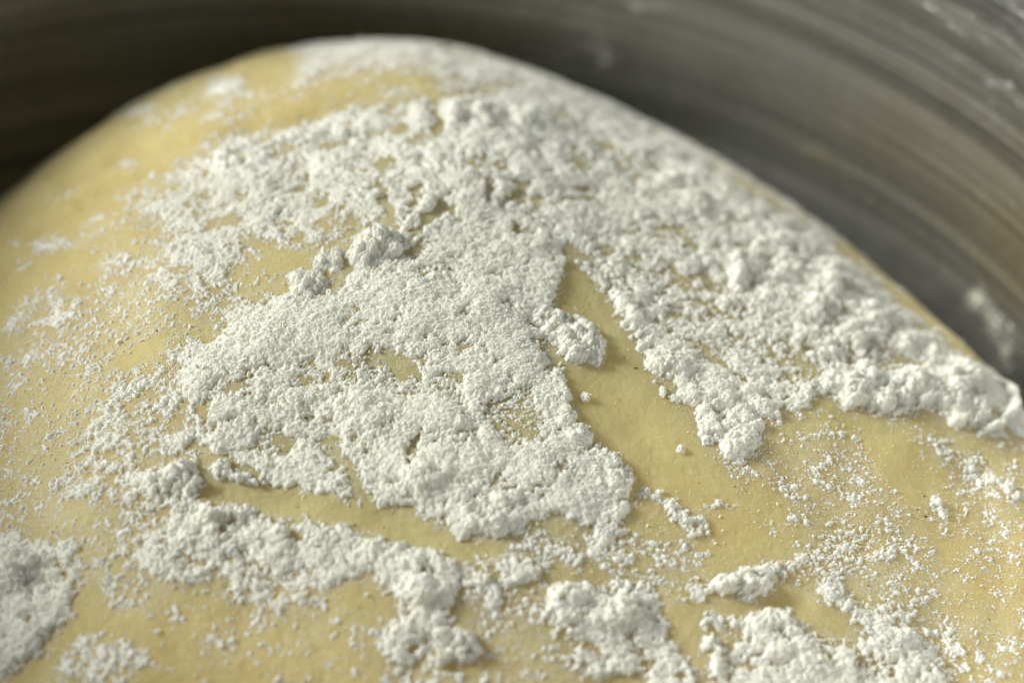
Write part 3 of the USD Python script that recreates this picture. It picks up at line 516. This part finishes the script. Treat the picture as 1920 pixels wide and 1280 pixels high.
# dusting first (it holds the crumb shapes)
pr = np.clip(np.exp((ev + 0.02) / 0.11), 0, 1) * 0.34 + 0.0022 * (ev > -5)
idx, g = scatter(infr & ~C, pr, 101)
p1, s1 = crumbs_on(idx, g, 0.000062)
idx, g = scatter(infr & ~C & (ev > -0.32), 0.0035, 102)
p2, s2 = crumbs_on(idx, g, 0.00014)
instancer(dust, np.concatenate([p1, p2]), np.concatenate([s1, s2]))
tag(emit(f'{dust.GetPath()}/grains', qown < 0), kind='stuff')
print('dust crumbs', len(p1), len(p2))
for k_, (name, label, cat, _) in enumerate(patches):
    sel = qown == k_
    if not sel.any(): continue
    t = thing(name, label, cat)
    emit(f'{t.GetPath()}/layer', sel)
    m = infr & C & (own == k_)
    idx, g = scatter(m, np.where(PY > 330, 0.50, 0.16), 200 + k_); p1, s1 = crumbs_on(idx, g, 0.000066, 0.25)
    idx, g = scatter(m & (H > 0.0004), 0.012, 300 + k_); p2, s2 = crumbs_on(idx, g, 0.00015, 0.35)
    instancer(t, np.concatenate([p1, p2]), np.concatenate([s1, s2]))
    print(name, sel.sum(), len(p1), len(p2))

# ------------------------------------------------------------------ single clumps of flour standing proud of the sheets
MMPX = DIST * APER / FOC / 1920
def blob_cluster(items, seed, rough=1.0):
    """items: (px, py, rx, ry, rise) in photograph pixels; each a knobbly lump whose foot stands on the skin there"""
    ms = []
    for a, (px, py, rx, ry, rise) in enumerate(items):
        p = on_dough(np.array([px * 1.0]), np.array([py + 0.25 * rise]))[0]; n = skin_normal(p[0:1], p[1:2])[0]
        t1 = RIGHT - n * (RIGHT @ n); t1 /= np.linalg.norm(t1); t2 = np.cross(n, t1)
        sc = np.linalg.norm(p - EYE) / DIST * MMPX
        s = trimesh.creation.icosphere(5, 1.0); d = s.vertices
        L = np.array([rx * sc, ry * sc / max(0.5, abs(t2 @ UP)), rise * sc])
        v = d * L; q = v + np.array([seed * 0.013 + a * 0.0071, 0.2, 0.1])
        g = np.random.default_rng(seed + a)
        dirs = g.normal(size=(46, 3)); dirs /= np.linalg.norm(dirs, axis=1, keepdims=True)
        dist, near = cKDTree(dirs).query(d); knob = np.clip(1 - (dist / 0.42) ** 2, 0, 1) ** 0.5
        m = 1 + rough * (0.26 * (knob - 0.5) * (0.4 + g.random(46)[near]) + 0.40 * (fbm(q @ ROT / 0.0013, 3, seed) - 0.5)) + rough * 0.00016 * (noise(q / 0.00022, seed + 3) - 0.5) / L.mean() * 2
        v = v * m[:, None]
        w = p + v[:, :1] * t1 + v[:, 1:2] * t2 + (v[:, 2:] + 0.35 * L[2]) * n
        ms.append(trimesh.Trimesh(w, s.faces, process=False))
    return trimesh.util.concatenate(ms)
def fuzz(mesh, n, seed, size=0.00010):
    g = np.random.default_rng(seed); v = mesh.vertices; k = g.choice(len(v), n); return np.array(v[k]), size * np.exp(g.normal(0, 0.4, n))
clumps = [
    ('tiny round flour crumb alone in the bare groove, left side below the overhang', [(1096, 745, 8, 7, 8)], 5),
    ('tiny white flour crumb alone low in the middle of the long bare groove', [(1276, 842, 7, 7, 7)], 5),
    ('tiny upright flour crumb beside the right edge of the bare groove', [(1242, 734, 6, 9, 6)], 5),
    ('flat little flour crumb tucked under the right edge of the bare groove', [(1266, 747, 10, 6, 5)], 5),
]
for a, (label, items, nf) in enumerate(clumps):
    t = thing('flour_clump', label, 'flour clump')
    rough = 0.45 if 'yellowish' in label or 'curled' in label else 1.0
    cl = blob_cluster(items, 40 + 7 * a, rough)
    part('lump', cl, FLOUR, t, True)
    instancer(t, *fuzz(cl, nf * (3 if rough < 1 else 16), 900 + a))

# the curled flake: a thin bent tongue of flour paste lifted off the skin
cl_px = CubicSpline(np.linspace(0, 1, 7), np.array([(1850, 716), (1872, 724), (1888, 745), (1893, 770), (1878, 792), (1854, 806), (1834, 814)], float))
tt = np.linspace(0, 1, 70); cp = cl_px(tt); cw = on_dough(cp[:, 0], cp[:, 1]); cn = skin_normal(cw[:, 0], cw[:, 1])
lift = 0.0001 + 0.0010 * np.sin(math.pi * tt); cw = cw + cn * lift[:, None]
tg = np.gradient(cw, axis=0); tg /= np.linalg.norm(tg, axis=1, keepdims=True); sd = np.cross(tg, cn); sd /= np.linalg.norm(sd, axis=1, keepdims=True)
ang = np.linspace(0, 2 * math.pi, 24, endpoint=False); wid = 0.00115 * np.sin(math.pi * np.clip(tt * 0.96 + 0.02, 0, 1)) ** 0.6
ring = cw[:, None] + wid[:, None, None] * (0.6 * np.cos(ang)[None, :, None] * sd[:, None] + 1.0 * np.sin(ang)[None, :, None] * cn[:, None])
ring = ring + (fbm(ring @ ROT / 0.0010, 3, 77)[..., None] - 0.5) * 0.0014 * cn[:, None] + (fbm(ring @ ROT / 0.0014, 2, 79)[..., None] - 0.5) * 0.0009 * sd[:, None]
i, j = np.meshgrid(np.arange(69), np.arange(24), indexing='ij'); k = (j + 1) % 24
flake = thing('flour_flake', 'curled pale flake of flour lifting off the dough near the right edge', 'flour flake')
part('curl', (ring.reshape(-1, 3), np.stack([i * 24 + j, (i + 1) * 24 + j, (i + 1) * 24 + k, i * 24 + k], -1).reshape(-1, 4)), FLOUR, flake, True)
instancer(flake, *fuzz(trimesh.Trimesh(ring.reshape(-1, 3), np.zeros((0, 3), int), process=False), 900, 60, 0.00013))

# bran specks in the dough and flour
ms = []; g = np.random.default_rng(5)
for x, y, r in [(901, 760, 3), (665, 984, 3.5), (1192, 690, 4), (1470, 895, 2.5), (1378, 912, 2), (1480, 925, 2), (1628, 1098, 3), (1855, 1161, 2), (1733, 930, 3), (1735, 968, 4), (127, 868, 2), (252, 868, 2), (90, 988, 2), (106, 987, 2), (580, 1010, 3), (540, 848, 4), (294, 620, 3), (405, 683, 2), (1170, 670, 2), (1720, 955, 2.5), (720, 988, 2), (1035, 1013, 2.5), (560, 950, 2), (1310, 905, 1.5), (1415, 860, 1.5)]:
    p = on_dough(np.array([x * 1.0]), np.array([y * 1.0]))[0]
    hh = H[int(np.clip((p[0] - gx[0]) / dx, 0, shape[0] - 1)), int(np.clip((p[1] - gy[0]) / dy, 0, shape[1] - 1))]
    s = trimesh.creation.icosphere(1, 1.0); s.apply_scale(np.array([1.2, 0.7, 0.5]) * r * MMPX * 0.8); s.apply_transform(trimesh.transformations.rotation_matrix(g.uniform(0, 6), [0, 0, 1])); s.apply_translation(p + skin_normal(p[0:1], p[1:2])[0] * (max(hh, 0) + 0.00003)); ms.append(s)
part('bran_specks', trimesh.util.concatenate(ms), BRAN, dough, True, kind='stuff')

# ------------------------------------------------------------------ flour smears stuck to the bowl wall
def on_bowl(px, py):
    r = pixel_ray(px, py); lo, hi = 0.36, 0.36
    t = np.linspace(0.36, 0.75, 3000); P = EYE + r * t[:, None]
    k = np.argmax((np.hypot(P[:, 0] - BC[0], P[:, 1] - BC[1]) > bowl_radius(P[:, 2])) & (P[:, 1] > BC[1])); return P[k]
DRIED = usdkit.material(stage, '/World/Looks/dried_dough', {'p': ('principled_bsdf', {'base_color': (0.13, 0.12, 0.08), 'roughness': 0.8})}, [], surface='p.BSDF')
for label, marks, n, sz in (('faint whitish flour smear on the dark back wall of the bowl above the dough', [(1090, 40, 30, 10), (1125, 75, 14, 26), (1105, 90, 20, 8), (1135, 105, 9, 16), (1000, 20, 40, 6)], 46, 0.00013),
                        ('pale flour fleck at the top edge of the bowl wall above the smear', [(1182, 6, 10, 6), (1236, 10, 10, 4), (1205, 16, 8, 5)], 26, 0.00012),
                        ('pale flour film low on the bowl wall at the right edge of the dough', [(1860, 600, 14, 26), (1885, 650, 12, 26), (1830, 560, 16, 16)], 150, 0.00013)):
    t = thing('bowl_smear', label, 'flour smear')
    ps = np.array([on_bowl(x + g.normal() * rx * 0.7, y + g.normal() * ry * 0.7) for x, y, rx, ry in marks for _ in range(n)])
    instancer(t, ps, sz * np.exp(g.normal(0, 0.5, len(ps))))
t = thing('dried_crumb', 'small dark dried dough crumb stuck to the bowl wall above the right shoulder', 'dough crumb')
c_ = crumb(21, 9); c_.apply_scale(0.0010); c_.apply_translation(on_bowl(1638, 378)); part('crumb', c_, DRIED, t, True, kind='stuff')
t = thing('dried_smear', 'dark curved dried smear on the bowl wall left of the small dried crumb', 'dough smear')
arc = np.array([on_bowl(x, y) for x, y in zip(np.linspace(1490, 1600, 26), 285 + 55 * np.linspace(0, 1, 26) ** 2)])
inward = np.stack([BC[0] - arc[:, 0], BC[1] - arc[:, 1], 0.0 * arc[:, 0]], -1); inward /= np.linalg.norm(inward, axis=1, keepdims=True)
tg = np.gradient(arc, axis=0); tg /= np.linalg.norm(tg, axis=1, keepdims=True); up_ = np.cross(tg, inward)
ang = np.linspace(0, 2 * math.pi, 12, endpoint=False); wd = 0.0012 * np.sin(math.pi * np.linspace(0.08, 0.94, 26)) * (0.7 + 0.6 * g.random(26))
rg = arc[:, None] + wd[:, None, None] * (np.cos(ang)[None, :, None] * up_[:, None] + 0.18 * np.sin(ang)[None, :, None] * inward[:, None])
i, j = np.meshgrid(np.arange(25), np.arange(12), indexing='ij'); k = (j + 1) % 12
part('smear', (rg.reshape(-1, 3), np.stack([i * 12 + j, (i + 1) * 12 + j, (i + 1) * 12 + k, i * 12 + k], -1).reshape(-1, 4)), DRIED, t, True)

# ------------------------------------------------------------------ focus on the skin at the lower end of the long groove
pf = on_dough(np.array([1230.0]), np.array([800.0]))[0]
cam.CreateFocusDistanceAttr(float((pf - EYE) @ FWD))
print('focus', pf, (pf - EYE) @ FWD)
